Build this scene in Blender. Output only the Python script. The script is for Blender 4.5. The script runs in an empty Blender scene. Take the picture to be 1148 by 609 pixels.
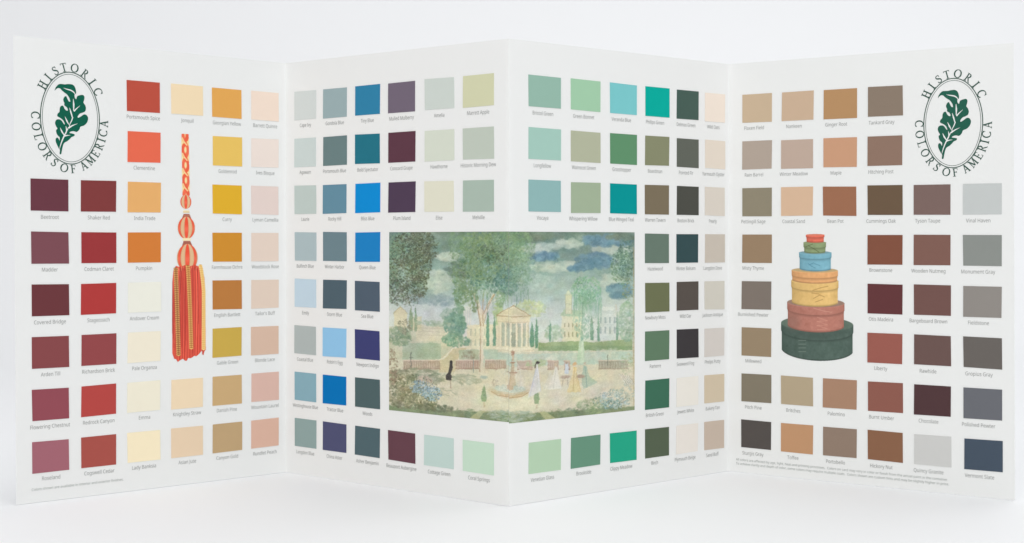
import bpy, bmesh, math, random
import numpy as np
from mathutils import Vector, Matrix

sc = bpy.context.scene
random.seed(7)
rng = np.random.default_rng(11)

# ------------------------------------------------------------------ camera
H = 0.28                                   # height of the card, metres
cam_d = bpy.data.cameras.new("camera")
cam = bpy.data.objects.new("camera", cam_d)
sc.collection.objects.link(cam)
cam.location = (0, 0, 0.569 * H)
cam.rotation_euler = (math.pi / 2 - math.atan(34.5 / 1300.0), 0, 0)
cam_d.sensor_width = 36.0
cam_d.lens = 36.0 * 1300.0 / 1148.0
cam_d.clip_start = 0.01
cam_d.clip_end = 50
sc.camera = cam

# ------------------------------------------------------------------ light
w = bpy.data.worlds.new("World")
sc.world = w
w.use_nodes = True
w.node_tree.nodes["Background"].inputs[0].default_value = (0.985, 0.99, 1.0, 1)
w.node_tree.nodes["Background"].inputs[1].default_value = 0.45
def area(name, loc, target, size, power, col):
    d = bpy.data.lights.new(name, 'AREA')
    d.shape = 'RECTANGLE'; d.size = size[0]; d.size_y = size[1]
    d.energy = power; d.color = col
    o = bpy.data.objects.new(name, d)
    o.location = loc
    o.rotation_euler = (Vector(target) - Vector(loc)).to_track_quat('-Z', 'Y').to_euler()
    sc.collection.objects.link(o)
area("area_lamp", (-1.75, -1.2, 0.62), (0, 0.75, 0.05), (1.4, 1.0), 15.3, (1.0, 0.972, 0.94))
area("area_lamp", (1.75, -1.2, 0.62), (0.1, 0.75, 0.05), (1.4, 1.0), 16.2, (0.985, 0.99, 0.98))
area("area_lamp", (0.9, 1.2, 2.9), (0.15, 1.9, 0.0), (2.4, 1.2), 25.0, (0.98, 0.985, 1.0))  # unseen lamp added to brighten the backdrop wall
area("area_lamp", (0.0, -0.1, 1.7), (0, 0.42, 0.0), (1.2, 0.7), 7.4, (1.0, 1.0, 1.0))  # unseen overhead lamp added to lift the floor brightness
sc.view_settings.view_transform = 'Standard'
sc.view_settings.look = 'None'
sc.view_settings.exposure = 0.05
sc.view_settings.gamma = 1.0
sc.view_settings.use_curve_mapping = False

# ------------------------------------------------------------------ helpers
def lin(c):
    c = np.asarray(c, dtype=float) / 255.0
    return np.where(c <= 0.04045, c / 12.92, ((c + 0.055) / 1.055) ** 2.4)
GAIN = 1.0
_m = {}
def mat(name, rgb, rough=0.5, spec=0.25, bump=0.0, bscale=900.0, mottling=0.0):
    key = (name, tuple(rgb))
    if key in _m: return _m[key]
    m = bpy.data.materials.new(name); m.use_nodes = True
    nt = m.node_tree; b = nt.nodes["Principled BSDF"]
    c = np.clip(lin(rgb) * GAIN, 0, 0.9)
    b.inputs["Base Color"].default_value = (*c, 1)
    b.inputs["Roughness"].default_value = rough
    b.inputs["Specular IOR Level"].default_value = spec
    tc = nt.nodes.new("ShaderNodeTexCoord")
    if mottling:
        n = nt.nodes.new("ShaderNodeTexNoise"); n.inputs["Scale"].default_value = 260.0
        n.inputs["Detail"].default_value = 3.0
        mx = nt.nodes.new("ShaderNodeMix"); mx.data_type = 'RGBA'
        mx.inputs["A"].default_value = (*np.clip(c * (1 - mottling), 0, 1), 1)
        mx.inputs["B"].default_value = (*np.clip(c * (1 + mottling), 0, 0.92), 1)
        nt.links.new(tc.outputs["Object"], n.inputs["Vector"])
        nt.links.new(n.outputs["Fac"], mx.inputs["Factor"])
        nt.links.new(mx.outputs["Result"], b.inputs["Base Color"])
    if bump:
        n2 = nt.nodes.new("ShaderNodeTexNoise"); n2.inputs["Scale"].default_value = bscale
        n2.inputs["Detail"].default_value = 4.0
        bp = nt.nodes.new("ShaderNodeBump"); bp.inputs["Strength"].default_value = bump
        bp.inputs["Distance"].default_value = 0.0003
        nt.links.new(tc.outputs["Object"], n2.inputs["Vector"])
        nt.links.new(n2.outputs["Fac"], bp.inputs["Height"])
        nt.links.new(bp.outputs["Normal"], b.inputs["Normal"])
    _m[key] = m
    return m

def link(name, me, m, parent=None, smooth=False):
    o = bpy.data.objects.new(name, me)
    sc.collection.objects.link(o)
    if m is not None and not me.materials: me.materials.append(m)
    if parent is not None: o.parent = parent
    if smooth:
        me.polygons.foreach_set("use_smooth", [True] * len(me.polygons))
    return o

# ------------------------------------------------------------------ setting: seamless white sweep
def sweep():
    prof = [(-1.2, 0.0)]
    for y in np.linspace(-1.0, 1.5, 14): prof.append((y, 0.0))
    R = 0.7
    for a in np.linspace(0, math.pi / 2, 22)[1:]:
        prof.append((1.5 + R * math.sin(a), R * (1 - math.cos(a))))
    for z in np.linspace(0.9, 3.2, 8): prof.append((1.5 + R, z))
    xs = np.linspace(-3.2, 3.2, 9)
    vs = [(x, y, z) for (y, z) in prof for x in xs]
    n = len(xs)
    fs = [(i * n + j, i * n + j + 1, (i + 1) * n + j + 1, (i + 1) * n + j) for i in range(len(prof) - 1) for j in range(n - 1)]
    me = bpy.data.meshes.new("backdrop_paper"); me.from_pydata(vs, [], fs)
    o = link("backdrop_paper", me, mat("white_backdrop_paper", (241, 242, 245), 0.6, 0.1, bump=0.15, bscale=300), smooth=True)
    o["kind"] = "structure"
sweep()

# ------------------------------------------------------------------ the card: four panels in a zigzag
BOT = np.array([[-1.065, 2.4772], [-0.555, 2.8319], [-0.0065, 2.4647], [0.5323, 2.8451], [1.0994, 2.5199]]) * H
TOP = np.array([[-1.0479, 2.4492], [-0.5497, 2.829], [-0.007, 2.4847], [0.5302, 2.8432], [1.0939, 2.5405]]) * H
Z0 = 0.0004
def flat(k, u, v):
    u = np.asarray(u, float); v = np.asarray(v, float)
    b = BOT[k] * (1 - u[..., None]) + BOT[k + 1] * u[..., None]
    t = TOP[k] * (1 - u[..., None]) + TOP[k + 1] * u[..., None]
    xy = b * (1 - v[..., None]) + t * v[..., None]
    return np.concatenate([xy, (Z0 + v * (H - Z0))[..., None]], axis=-1)
PN = []; PW = []
for k in range(4):
    d = (BOT[k + 1] + TOP[k + 1]) / 2 - (BOT[k] + TOP[k]) / 2
    PW.append(float(np.hypot(*d)) / H)                       # width in card heights
    up = flat(k, .5, 1.) - flat(k, .5, 0.)
    n = np.cross(np.array([d[0], d[1], 0]), up); n /= np.linalg.norm(n)
    PN.append(n if n[1] < 0 else -n)
def P(k, u, v, off=0.0):
    p = flat(k, u, v) + PN[k] * off
    u = np.asarray(u, float); v = np.asarray(v, float)
    # slight bow added to vary shading and lighten panel bottoms, zero along folds and along the standing edge
    bow = np.sin(math.pi * u) * (0.0011 * np.sin(math.pi * v) * (1, -1, -1, 1)[k] + 0.0005 * np.sin(2.3 * math.pi * v) * (-1, -1.1, -1, -.9)[k])
    p[..., 1] += crease(k, u) + bow
    return p
def crease(k, u):
    # rounded creases: the mountain fold drops back a little, the valley folds come forward
    dy = 0.0
    for (fold, e) in ((k, 0.0), (k + 1, 1.0)):
        d = np.abs(u - e) * PW[k] * H
        if fold == 2: dy = dy + 0.00026 * np.exp(-(d / 0.0012) ** 2)
        elif fold in (1, 3): dy = dy - 0.00035 * np.exp(-(d / 0.0012) ** 2)
    return dy

card = bpy.data.objects.new("colour_card", None)
card.location = (0.0, 0.70, 0.0)
sc.collection.objects.link(card)
card["label"] = "white folded paint colour card standing in a zigzag of four panels with rows of swatches"
card["category"] = "colour card"
INV = Matrix.Translation((0.0, -0.70, 0.0))

def mesh_from(name, co, faces):
    me = bpy.data.meshes.new(name)
    co = np.asarray(co, float).reshape(-1, 3) - np.array([0.0, 0.70, 0.0])
    me.from_pydata([tuple(c) for c in co], [], faces)
    me.update()
    return me

PAPER = mat("card_paper", (229, 230, 229), 0.55, 0.3, bump=0.12, bscale=500)
TH = 0.0004
vert_lines = []
def panel_mesh(k):
    us = [0, .002, .006, .014] + list(np.linspace(.05, .95, 19)) + [.986, .994, .998, 1]
    vs_ = list(np.linspace(0, 1, 25))
    nu, nv = len(us), len(vs_)
    co = []
    for side in (0, 1):
        for v in vs_:
            for u in us:
                p = P(k, np.float64(u), np.float64(v))
                if side:
                    # thickness pushed straight back, so that neighbouring panels meet exactly
                    p[1] += TH * 1.25
                co.append(p)
    F = []
    N = nu * nv
    for j in range(nv - 1):
        for i in range(nu - 1):
            a = j * nu + i
            F.append((a, a + 1, a + nu + 1, a + nu))
            F.append((N + a, N + a + nu, N + a + nu + 1, N + a + 1))
    for i in range(nu - 1):
        F.append((i + 1, i, N + i, N + i + 1))
        a = (nv - 1) * nu + i
        F.append((a, a + 1, N + a + 1, N + a))
    for j in range(nv - 1):
        if k == 0:
            a = j * nu; F.append((a, a + nu, N + a + nu, N + a))
        if k == 3:
            a = j * nu + nu - 1; F.append((a + nu, a, N + a, N + a + nu))
    return mesh_from("panel", co, F)
panels = [link("panel", panel_mesh(k), PAPER, card) for k in range(4)]
for o, l in zip(panels, ("panel with the red and yellow swatches, the tassel and a leaf emblem",
                         "panel with the blue and grey swatches and the left half of the garden picture",
                         "panel with the green swatches and the right half of the garden picture",
                         "panel with the brown and grey swatches, the stacked boxes and a leaf emblem")):
    o["label"] = l

# ------------------------------------------------------------------ swatches
# column edges (u) and first/last row top (v) left and right, measured on the card
COLS = [[(.0529, .1765), (.2186, .3405), (.3812, .5018), (.5427, .6641), (.7006, .8173), (.8557, .9696)],
        [(.0460, .1538), (.1875, .3009), (.3413, .4560), (.4933, .6132), (.6532, .7782), (.8164, .9424)],
        [(.0793, .2128), (.2548, .3830), (.4259, .5473), (.5855, .6999), (.7366, .8442), (.8770, .9793)],
        [(.0528, .1669), (.2026, .3214), (.3578, .4782), (.5168, .6375), (.6758, .7980), (.8390, .9615)]]
ROWS = [(.9290, .9262, .1323, .1356), (.9281, .9285, .1369, .1308), (.9276, .9250, .1314, .1280), (.9234, .9215, .1308, .1268)]
CAPSHIFT = [0.0, 0.0, -.0060, -.0085]
S = {
 0: {1: {1: None, 2: None, 3: ("Portsmouth Spice", (184, 80, 64)), 4: ("Jonquil", (238, 216, 180)), 5: ("Georgian Yellow", (222, 164, 86)), 6: ("Barrett Quince", (236, 216, 200))},
     2: {3: ("Clementine", (228, 106, 80)), 5: ("Goldenrod", (228, 190, 98)), 6: ("Ives Bisque", (232, 218, 209))},
     3: {1: ("Beetroot", (104, 58, 68)), 2: ("Shaker Red", (127, 60, 60)), 3: ("India Trade", (227, 172, 108)), 5: ("Curry", (220, 172, 48)), 6: ("Lyman Camellia", (224, 206, 199))},
     4: {1: ("Madder", (122, 76, 84)), 2: ("Codman Claret", (152, 56, 58)), 3: ("Pumpkin", (208, 124, 58)), 5: ("Farmhouse Ochre", (204, 140, 50)), 6: ("Woodstock Rose", (225, 206, 192))},
     5: {1: ("Covered Bridge", (106, 56, 60)), 2: ("Stagecoach", (174, 60, 59)), 3: ("Andover Cream", (233, 232, 220)), 5: ("English Bartlett", (184, 122, 64)), 6: ("Tailor's Buff", (222, 202, 186))},
     6: {1: ("Arden Till", (133, 72, 74)), 2: ("Richardson Brick", (145, 72, 74)), 3: ("Pale Organza", (237, 229, 209)), 5: ("Gable Green", (200, 168, 78)), 6: ("Blonde Lace", (213, 183, 163))},
     7: {1: ("Flowering Chestnut", (144, 76, 86)), 2: ("Redrock Canyon", (178, 72, 68)), 3: ("Emma", (236, 230, 210)), 4: ("Knightley Straw", (236, 214, 182)), 5: ("Danish Pine", (200, 168, 122)), 6: ("Mountain Laurel", (216, 180, 167))},
     8: {1: ("Roseland", (160, 101, 112)), 2: ("Cogswell Cedar", (165, 82, 74)), 3: ("Lady Banksia", (243, 229, 196)), 4: ("Asian Jute", (228, 204, 175)), 5: ("Canyon Gold", (188, 160, 121)), 6: ("Rundlet Peach", (216, 177, 158))}},
 1: {1: {1: ("Cape Ivy", (205, 211, 209)), 2: ("Gondola Blue", (150, 170, 173)), 3: ("Tiny Blue", (48, 126, 163)), 4: ("Mulled Mulberry", (112, 101, 116)), 5: ("Amelia", (200, 208, 202)), 6: ("Marrett Apple", (205, 206, 172))},
     2: {1: ("Agawam", (197, 208, 206)), 2: ("Portsmouth Blue", (104, 126, 127)), 3: ("Bold Spectator", (36, 112, 130)), 4: ("Concord Grape", (92, 58, 70)), 5: ("Hawthorne", (208, 214, 200)), 6: ("Historic Morning Dew", (187, 196, 184))},
     3: {1: ("Laurie", (185, 198, 194)), 2: ("Rocky Hill", (98, 138, 157)), 3: ("Bliss Blue", (10, 136, 206)), 4: ("Plum Island", (78, 62, 82)), 5: ("Elise", (219, 218, 199)), 6: ("Melville", (166, 183, 171))},
     4: {1: ("Bulfinch Blue", (168, 185, 189)), 2: ("Winter Harbor", (107, 130, 138)), 3: ("Queen Blue", (30, 126, 190))},
     5: {1: ("Emily", (189, 209, 222)), 2: ("Storm Blue", (78, 96, 106)), 3: ("Sea Blue", (80, 94, 108))},
     6: {1: ("Coastal Blue", (172, 181, 180)), 2: ("Robin's Egg", (142, 192, 227)), 3: ("Newport Indigo", (62, 65, 113))},
     7: {1: ("Westinghouse Blue", (133, 170, 183)), 2: ("Tractor Blue", (0, 112, 180)), 3: ("Woods", (78, 98, 100))},
     8: {1: ("Langdon Blue", (141, 162, 160)), 2: ("China Aster", (79, 81, 113)), 3: ("Asher Benjamin", (80, 101, 107)), 4: ("Beauport Aubergine", (101, 67, 76)), 5: ("Cottage Green", (190, 210, 204)), 6: ("Coral Springs", (194, 218, 198))}},
 2: {1: {1: ("Bristol Green", (145, 180, 165)), 2: ("Green Bonnet", (158, 198, 166)), 3: ("Veranda Blue", (120, 194, 197)), 4: ("Philips Green", (0, 166, 152)), 5: ("Delmas Green", (70, 92, 84)), 6: ("Wild Oats", (234, 221, 208))},
     2: {1: ("Longfellow", (160, 196, 184)), 2: ("Wainscot Green", (174, 178, 154)), 3: ("Grasshopper", (94, 141, 105)), 4: ("Boardman", (132, 135, 107)), 5: ("Pointed Fir", (95, 99, 91)), 6: ("Yarmouth Oyster", (222, 211, 197))},
     3: {1: ("Viscaya", (140, 178, 177)), 2: ("Whispering Willow", (158, 174, 148)), 3: ("Blue Winged Teal", (0, 144, 145)), 4: ("Warren Tavern", (120, 109, 89)), 5: ("Boston Brick", (76, 77, 71)), 6: ("Pearly", (213, 205, 194))},
     4: {4: ("Hazelwood", (102, 120, 108)), 5: ("Winter Balsam", (54, 77, 80)), 6: ("Langdon Dove", (196, 187, 175))},
     5: {4: ("Newbury Moss", (107, 112, 82)), 5: ("Wild Oar", (87, 80, 75)), 6: ("Jackson Antique", (205, 201, 190))},
     6: {4: ("Parterre", (96, 123, 99)), 5: ("Seaweed Fog", (62, 59, 61)), 6: ("Phelps Putty", (208, 202, 196))},
     7: {4: ("British Green", (62, 108, 87)), 5: ("Jewett White", (231, 227, 218)), 6: ("Bakery Tan", (206, 191, 167))},
     8: {1: ("Venetian Glass", (178, 204, 176)), 2: ("Brookside", (102, 144, 122)), 3: ("Clippy Meadow", (38, 162, 131)), 4: ("Birch", (85, 97, 78)), 5: ("Plymouth Beige", (229, 223, 215)), 6: ("Sand Buff", (196, 180, 165))}},
 3: {1: {1: ("Flaxen Field", (196, 174, 147)), 2: ("Nankeen", (198, 172, 147)), 3: ("Ginger Root", (178, 139, 99)), 4: ("Tankard Gray", (136, 121, 107))},
     2: {1: ("Rain Barrel", (173, 159, 147)), 2: ("Winter Meadow", (187, 166, 152)), 3: ("Maple", (198, 152, 122)), 4: ("Hitching Post", (140, 114, 100))},
     3: {1: ("Pettingill Sage", (140, 132, 113)), 2: ("Coastal Sand", (211, 179, 151)), 3: ("Bean Pot", (154, 107, 82)), 4: ("Cummings Oak", (106, 87, 69)), 5: ("Tyson Taupe", (122, 101, 96)), 6: ("Vinal Haven", (193, 197, 196))},
     4: {1: ("Misty Thyme", (150, 127, 102)), 4: ("Brownstone", (128, 81, 64)), 5: ("Wooden Nutmeg", (126, 93, 84)), 6: ("Monument Gray", (138, 142, 138))},
     5: {1: ("Burnished Pewter", (125, 115, 107)), 4: ("Otis Madeira", (98, 56, 58)), 5: ("Bargeboard Brown", (113, 83, 78)), 6: ("Fieldstone", (142, 137, 132))},
     6: {1: ("Milkweed", (150, 132, 108)), 4: ("Liberty", (152, 92, 82)), 5: ("Rawhide", (106, 84, 80)), 6: ("Gropius Gray", (104, 99, 95))},
     7: {1: ("Pitch Pine", (128, 120, 104)), 2: ("Britches", (176, 160, 134)), 3: ("Palomino", (166, 131, 108)), 4: ("Burnt Umber", (140, 91, 80)), 5: ("Chocolate", (80, 57, 59)), 6: ("Polished Pewter", (105, 107, 113))},
     8: {1: ("Sturgis Gray", (84, 79, 76)), 2: ("Toffee", (188, 145, 110)), 3: ("Portobello", (142, 123, 109)), 4: ("Hickory Nut", (136, 98, 75)), 5: ("Quincy Granite", (201, 201, 199)), 6: ("Vermont Slate", (71, 83, 97))}},
}
CH = .0685
def chip(k, r, c, name, rgb):
    u0, u1 = COLS[k][c - 1]
    def vtop(u):
        a, b, cc, d = ROWS[k]
        t1 = a + (b - a) * u; t8 = cc + (d - cc) * u
        return t1 + (t8 - t1) * (r - 1) / 7
    j = lambda s: random.uniform(-s, s)
    dx, dv, rot = j(.0012), j(.0006), j(.0008)
    cs = []
    for (u, side, top) in ((u0, -1, 0), (u1, 1, 0), (u1, 1, 1), (u0, -1, 1)):
        v = vtop(u) - (0 if top else CH) + dv + side * rot * .5 + j(.0005)
        cs.append((u + dx + rot * (.5 if top else -.5) / PW[k] + j(.0006), v))
    # front corners slightly inside the back ones: a soft cut edge of thin painted paper
    co = []
    uc = sum(a for a, b in cs) / 4; vc = sum(b for a, b in cs) / 4
    n = 6
    def at(a, b, off, s=1.0):
        # bilinear inside the chip
        p = [(1 - a) * (1 - b), a * (1 - b), a * b, (1 - a) * b]
        u = sum(w_ * q[0] for w_, q in zip(p, cs)); v = sum(w_ * q[1] for w_, q in zip(p, cs))
        return P(k, np.float64(uc + (u - uc) * s), np.float64(vc + (v - vc) * s), off)
    F = []
    for jj in range(n + 1):
        for ii in range(n + 1):
            co.append(at(ii / n, jj / n, 0.00026, .996))
    for jj in range(n):
        for ii in range(n):
            a = jj * (n + 1) + ii
            F.append((a, a + 1, a + n + 2, a + n + 1))
    ring = [(i, 0) for i in range(n)] + [(n, i) for i in range(n)] + [(n - i, n) for i in range(n)] + [(0, n - i) for i in range(n)]
    base = len(co)
    for (i, jj) in ring: co.append(at(i / n, jj / n, 0.00004))
    m = len(ring)
    for q in range(m):
        a = ring[q]; b = ring[(q + 1) % m]
        F.append((a[1] * (n + 1) + a[0], base + q, base + (q + 1) % m, b[1] * (n + 1) + b[0]))
    me = mesh_from("swatch", co, F)
    o = link("swatch", me, mat("paint_" + name.lower().replace(" ", "_").replace("'", ""), rgb, 0.5, 0.06, bump=0.08, bscale=700, mottling=0.012), panels[k])
    o["label"] = "painted swatch captioned " + name
    return (u0 + u1) / 2, (vtop((u0 + u1) / 2) - CH)

# ------------------------------------------------------------------ lettering
FONT = None
try:
    import os
    FONT = bpy.data.fonts.load(os.path.join(bpy.utils.system_resource('DATAFILES', path='fonts'), "NotoSansMath-Regular.woff2"))
except Exception:
    FONT = None
INK = mat("grey_print_ink", (154, 156, 154), 0.6, 0.1)
def text_geo(s, spacing=1.0):
    cu = bpy.data.curves.new("t", 'FONT')
    cu.body = s; cu.size = 1.0; cu.resolution_u = 2
    if FONT is not None: cu.font = FONT
    cu.space_character = spacing
    ob = bpy.data.objects.new("t", cu)
    sc.collection.objects.link(ob)
    dg = bpy.context.evaluated_depsgraph_get()
    me = bpy.data.meshes.new_from_object(ob.evaluated_get(dg))
    co = np.array([v.co[:2] for v in me.vertices]); fs = [tuple(p.vertices) for p in me.polygons]
    bpy.data.objects.remove(ob); bpy.data.curves.remove(cu); bpy.data.meshes.remove(me)
    return co, fs
_ref, _ = text_geo("Portsmouth Spice")
REFW = _ref[:, 0].max() - _ref[:, 0].min()
_cap, _ = text_geo("H"); CAPH = _cap[:, 1].max()
XS = .0752 / REFW                         # card heights per font unit, across
YS = .0084 / CAPH                         # and upright
SMALL = mat("pale_print_ink", (160, 166, 162), 0.6, 0.1)
def caption(k, u, v, s, scale=(1, 1), center=True, off=0.00011, name="caption", fit=None):
    co, fs = text_geo(s)
    x = co[:, 0] - co[:, 0].min()
    wd = x.max()
    sx = XS * scale[0] if fit is None else fit / wd
    x = x * sx
    if center: x = x - wd * sx / 2
    y = co[:, 1] * YS * scale[1]
    pts = P(k, u + x / PW[k], v + y, off)
    me = mesh_from(name, pts, fs)
    return link(name, me, INK if fit is None else SMALL, panels[k])
for k in S:
    for r in S[k]:
        for c in S[k][r]:
            e = S[k][r][c]
            if not e: continue
            u, vb = chip(k, r, c, *e)
            caption(k, u + (CAPSHIFT[k] + random.uniform(-.001, .001)) / PW[k], vb - .0172, e[0])
caption(0, .0504, .0262, "Colors shown are available in interior and exterior finishes.", (1, .66), False, name="small_print", fit=.3154 * PW[0])
caption(3, .0316, .0285, "All colors are affected by age, light, heat and printing processes.  Colors on card may vary in color or finish from the actual paint in the container.", (1, .66), False, name="small_print", fit=.7561 * PW[3])
caption(3, .0317, .0185, "To achieve clarity and depth of color, some colors may require multiple coats.  Colors shown are custom tints and may be slightly higher in price.", (1, .66), False, name="small_print", fit=.7592 * PW[3])

# ------------------------------------------------------------------ leaf emblem
def catmull(pts, n=5):
    pts = np.array(pts, float); out = []
    m = len(pts)
    for i in range(m):
        p0, p1, p2, p3 = pts[i - 1], pts[i], pts[(i + 1) % m], pts[(i + 2) % m]
        for t in np.arange(n) / n:
            out.append(.5 * ((2 * p1) + (-p0 + p2) * t + (2 * p0 - 5 * p1 + 4 * p2 - p3) * t ** 2 + (-p0 + 3 * p1 - 3 * p2 + p3) * t ** 3))
    return np.array(out)
def stroke(pts, ws):
    pts = np.array(pts, float); n = len(pts)
    if np.isscalar(ws): ws = [ws] * n
    t = np.gradient(pts, axis=0); t /= np.linalg.norm(t, axis=1)[:, None] + 1e-9
    nn = np.stack([-t[:, 1], t[:, 0]], 1) * (np.array(ws) / 2)[:, None]
    co = np.concatenate([pts + nn, pts - nn]); F = [(i, i + 1, n + i + 1, n + i) for i in range(n - 1)]
    return co, F
def arc(cx, cy, rx, ry, a0, a1, n=22):
    a = np.radians(np.linspace(a0, a1, n)); return np.stack([cx + rx * np.cos(a), cy + ry * np.sin(a)], 1)
def arcw(n, thin, thick, a0, a1):
    a = np.radians(np.linspace(a0, a1, n)); return thin + (thick - thin) * np.abs(np.cos(a)) ** 1.3
def box(x0, y0, x1, y1): return np.array([(x0, y0), (x1, y0), (x1, y1), (x0, y1)], float), [(0, 1, 2, 3)]
TK, TN, SF = .165, .078, .065
def stem(x, w_=TK, y0=0, y1=1, serif=.11):
    g = [box(x - w_ / 2, y0 + SF, x + w_ / 2, y1 - SF)]
    g.append(box(x - w_ / 2 - serif, y0, x + w_ / 2 + serif, y0 + SF)); g.append(box(x - w_ / 2 - serif, y1 - SF, x + w_ / 2 + serif, y1))
    return g
def glyph(ch):
    if ch == 'H': return .92, stem(.2) + stem(.72) + [box(.27, .48, .65, .48 + TN)]
    if ch == 'I': return .4, stem(.2)
    if ch == 'T': return .78, [box(.32, SF, .46, 1 - TN), box(.2, 0, .58, SF), box(.02, 1 - TN, .76, 1), box(.02, .8, .07, .94), box(.71, .8, .76, .94)]
    if ch == 'O': return 1.0, [stroke(arc(.5, .5, .41, .475, 0, 360, 40), arcw(40, TN, TK, 0, 360))]
    if ch == 'C': return .86, [stroke(arc(.49, .5, .41, .475, 42, 318, 34), arcw(34, TN, TK, 42, 318)), box(.78, .68, .83, .98), box(.78, .04, .82, .24)]
    if ch == 'S':
        p = np.array([(.55, .8), (.5, .93), (.34, .97), (.16, .9), (.12, .75), (.2, .62), (.36, .53), (.53, .42), (.58, .26), (.5, .09), (.32, .03), (.14, .1), (.08, .24)])
        t = np.linspace(0, 12, 50); q = np.stack([np.interp(t, range(13), p[:, 0]), np.interp(t, range(13), p[:, 1])], 1)
        for _ in range(3): q[1:-1] = (q[:-2] + q[1:-1] * 2 + q[2:]) / 4
        return .68, [stroke(q, TN + (TK - TN) * np.exp(-((t - 6) / 2.6) ** 2)), box(.53, .72, .58, .98), box(.06, .02, .11, .3)]
    if ch == 'L': return .74, [box(.13, SF, .27, 1 - SF), box(.03, 0, .68, SF), box(.03, 1 - SF, .37, 1), box(.63, SF, .69, .26)]
    if ch == 'F': return .7, [box(.13, SF, .27, 1 - SF), box(.03, 0, .38, SF), box(.03, 1 - SF, .64, 1), box(.59, .76, .64, .94), box(.27, .49, .5, .49 + TN), box(.47, .4, .52, .64)]
    if ch == 'E': return .74, [box(.13, SF, .27, 1 - SF), box(.03, 0, .68, SF), box(.03, 1 - SF, .64, 1), box(.59, .77, .64, .94), box(.27, .49, .5, .49 + TN), box(.47, .4, .52, .64), box(.63, SF, .69, .25)]
    if ch == 'R': return .82, [box(.13, SF, .27, 1 - SF), box(.03, 0, .37, SF), box(.03, 1 - SF, .35, 1), stroke(arc(.35, .74, .21, .23, 90, -90, 18), arcw(18, TN, TK, 90, -90)), box(.27, .48, .35, .48 + TN), stroke([(.38, .5), (.6, .2), (.72, .04), (.84, .02)], [.13, .13, .1, .05])]
    if ch == 'A': return .9, [stroke([(.45, .99), (.3, .5), (.15, .03)], TN * 1.1), stroke([(.45, .99), (.6, .5), (.75, .03)], TK), box(.24, .33, .6, .33 + TN), box(.02, 0, .28, SF * .9), box(.58, 0, .9, SF * .9)]
    if ch == 'M': return 1.1, [stroke([(.19, .02), (.22, .97)], TN), stroke([(.22, .97), (.54, .1)], TK), stroke([(.54, .1), (.86, .97)], TN), stroke([(.86, .97), (.9, .02)], TK), box(.05, 0, .34, SF), box(.74, 0, 1.05, SF), box(.08, 1 - SF, .26, 1), box(.82, 1 - SF, 1.02, 1)]
LEAF = [(12, 108), (22, 82), (42, 60), (62, 56), (88, 57), (108, 53), (140, 53), (158, 66), (167, 88), (170, 112), (166, 122), (158, 128),
        (160, 150), (170, 160), (178, 138), (200, 128), (222, 126), (232, 140), (228, 165), (224, 182), (236, 200), (242, 222), (236, 246), (216, 258), (196, 266), (180, 288), (184, 298), (205, 286),
        (228, 270), (248, 276), (258, 298), (250, 328), (228, 352), (200, 364), (192, 384), (172, 404), (150, 400), (128, 404), (118, 414), (138, 418), (156, 424), (152, 436), (132, 446), (118, 462), (100, 478), (80, 490),
        (70, 510), (62, 545), (56, 574), (45, 574), (47, 545), (40, 535), (28, 512), (17, 484), (18, 462), (28, 454), (38, 462), (44, 476), (46, 452), (34, 440), (24, 424), (20, 400), (30, 388), (20, 370), (13, 346), (22, 324),
        (42, 318), (60, 326), (78, 352), (84, 350), (74, 326), (52, 308), (31, 296), (32, 278), (46, 262), (48, 238), (56, 220), (72, 216), (84, 238), (98, 250), (108, 246), (100, 226), (82, 212), (82, 196), (74, 172), (84, 148), (98, 144), (108, 158), (118, 180), (126, 180),
        (120, 156), (102, 130), (84, 118), (66, 104), (52, 90), (36, 88), (22, 98)]
VEINS = [([(148, 160), (151, 200), (150, 246)], [2, 10, 5]), ([(152, 252), (170, 232), (198, 206)], [9, 6, 1]), ([(120, 228), (130, 262), (140, 298)], [2, 9, 6]),
         ([(143, 296), (134, 325), (118, 352), (120, 372)], [7, 6, 4, 6]), ([(86, 296), (100, 328), (114, 354)], [2, 9, 3]), ([(112, 378), (140, 358), (178, 342)], [10, 7, 1]),
         ([(50, 380), (62, 408), (78, 432)], [2, 9, 6]), ([(92, 366), (97, 392), (94, 420)], [2, 8, 3]), ([(80, 440), (100, 434), (124, 432)], [9, 6, 1]),
         ([(112, 372), (98, 400), (82, 432), (64, 470), (50, 512), (42, 545)], [5, 6, 8, 7, 5, 1]), ([(76, 84), (100, 92), (130, 96), (152, 108), (164, 126)], [1, 6, 8, 7, 3]), ([(98, 142), (110, 162), (120, 182)], [3, 8, 6])]
HIST = [('H', -108, 125), ('I', -87, 159), ('S', -58, 184), ('T', -24, 195), ('O', 18, 192), ('R', 57, 172), ('I', 85, 144), ('C', 108, 110),
        ]
BOTT = [('C', -132, 4), ('O', -128, -39), ('L', -117, -76), ('O', -103, -110), ('R', -84, -143), ('S', -60, -170), ('O', -25, -195), ('F', 10, -199), ('A', 52, -191), ('M', 80, -167), ('E', 102, -140), ('R', 115, -107), ('I', 123, -80), ('C', 130, -52), ('A', 133, -14)]
GREEN = mat("green_print_ink", (10, 92, 72), 0.5, 0.08)
GREY_GREEN = mat("emblem_letter_ink", (38, 76, 64), 0.5, 0.2)
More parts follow.
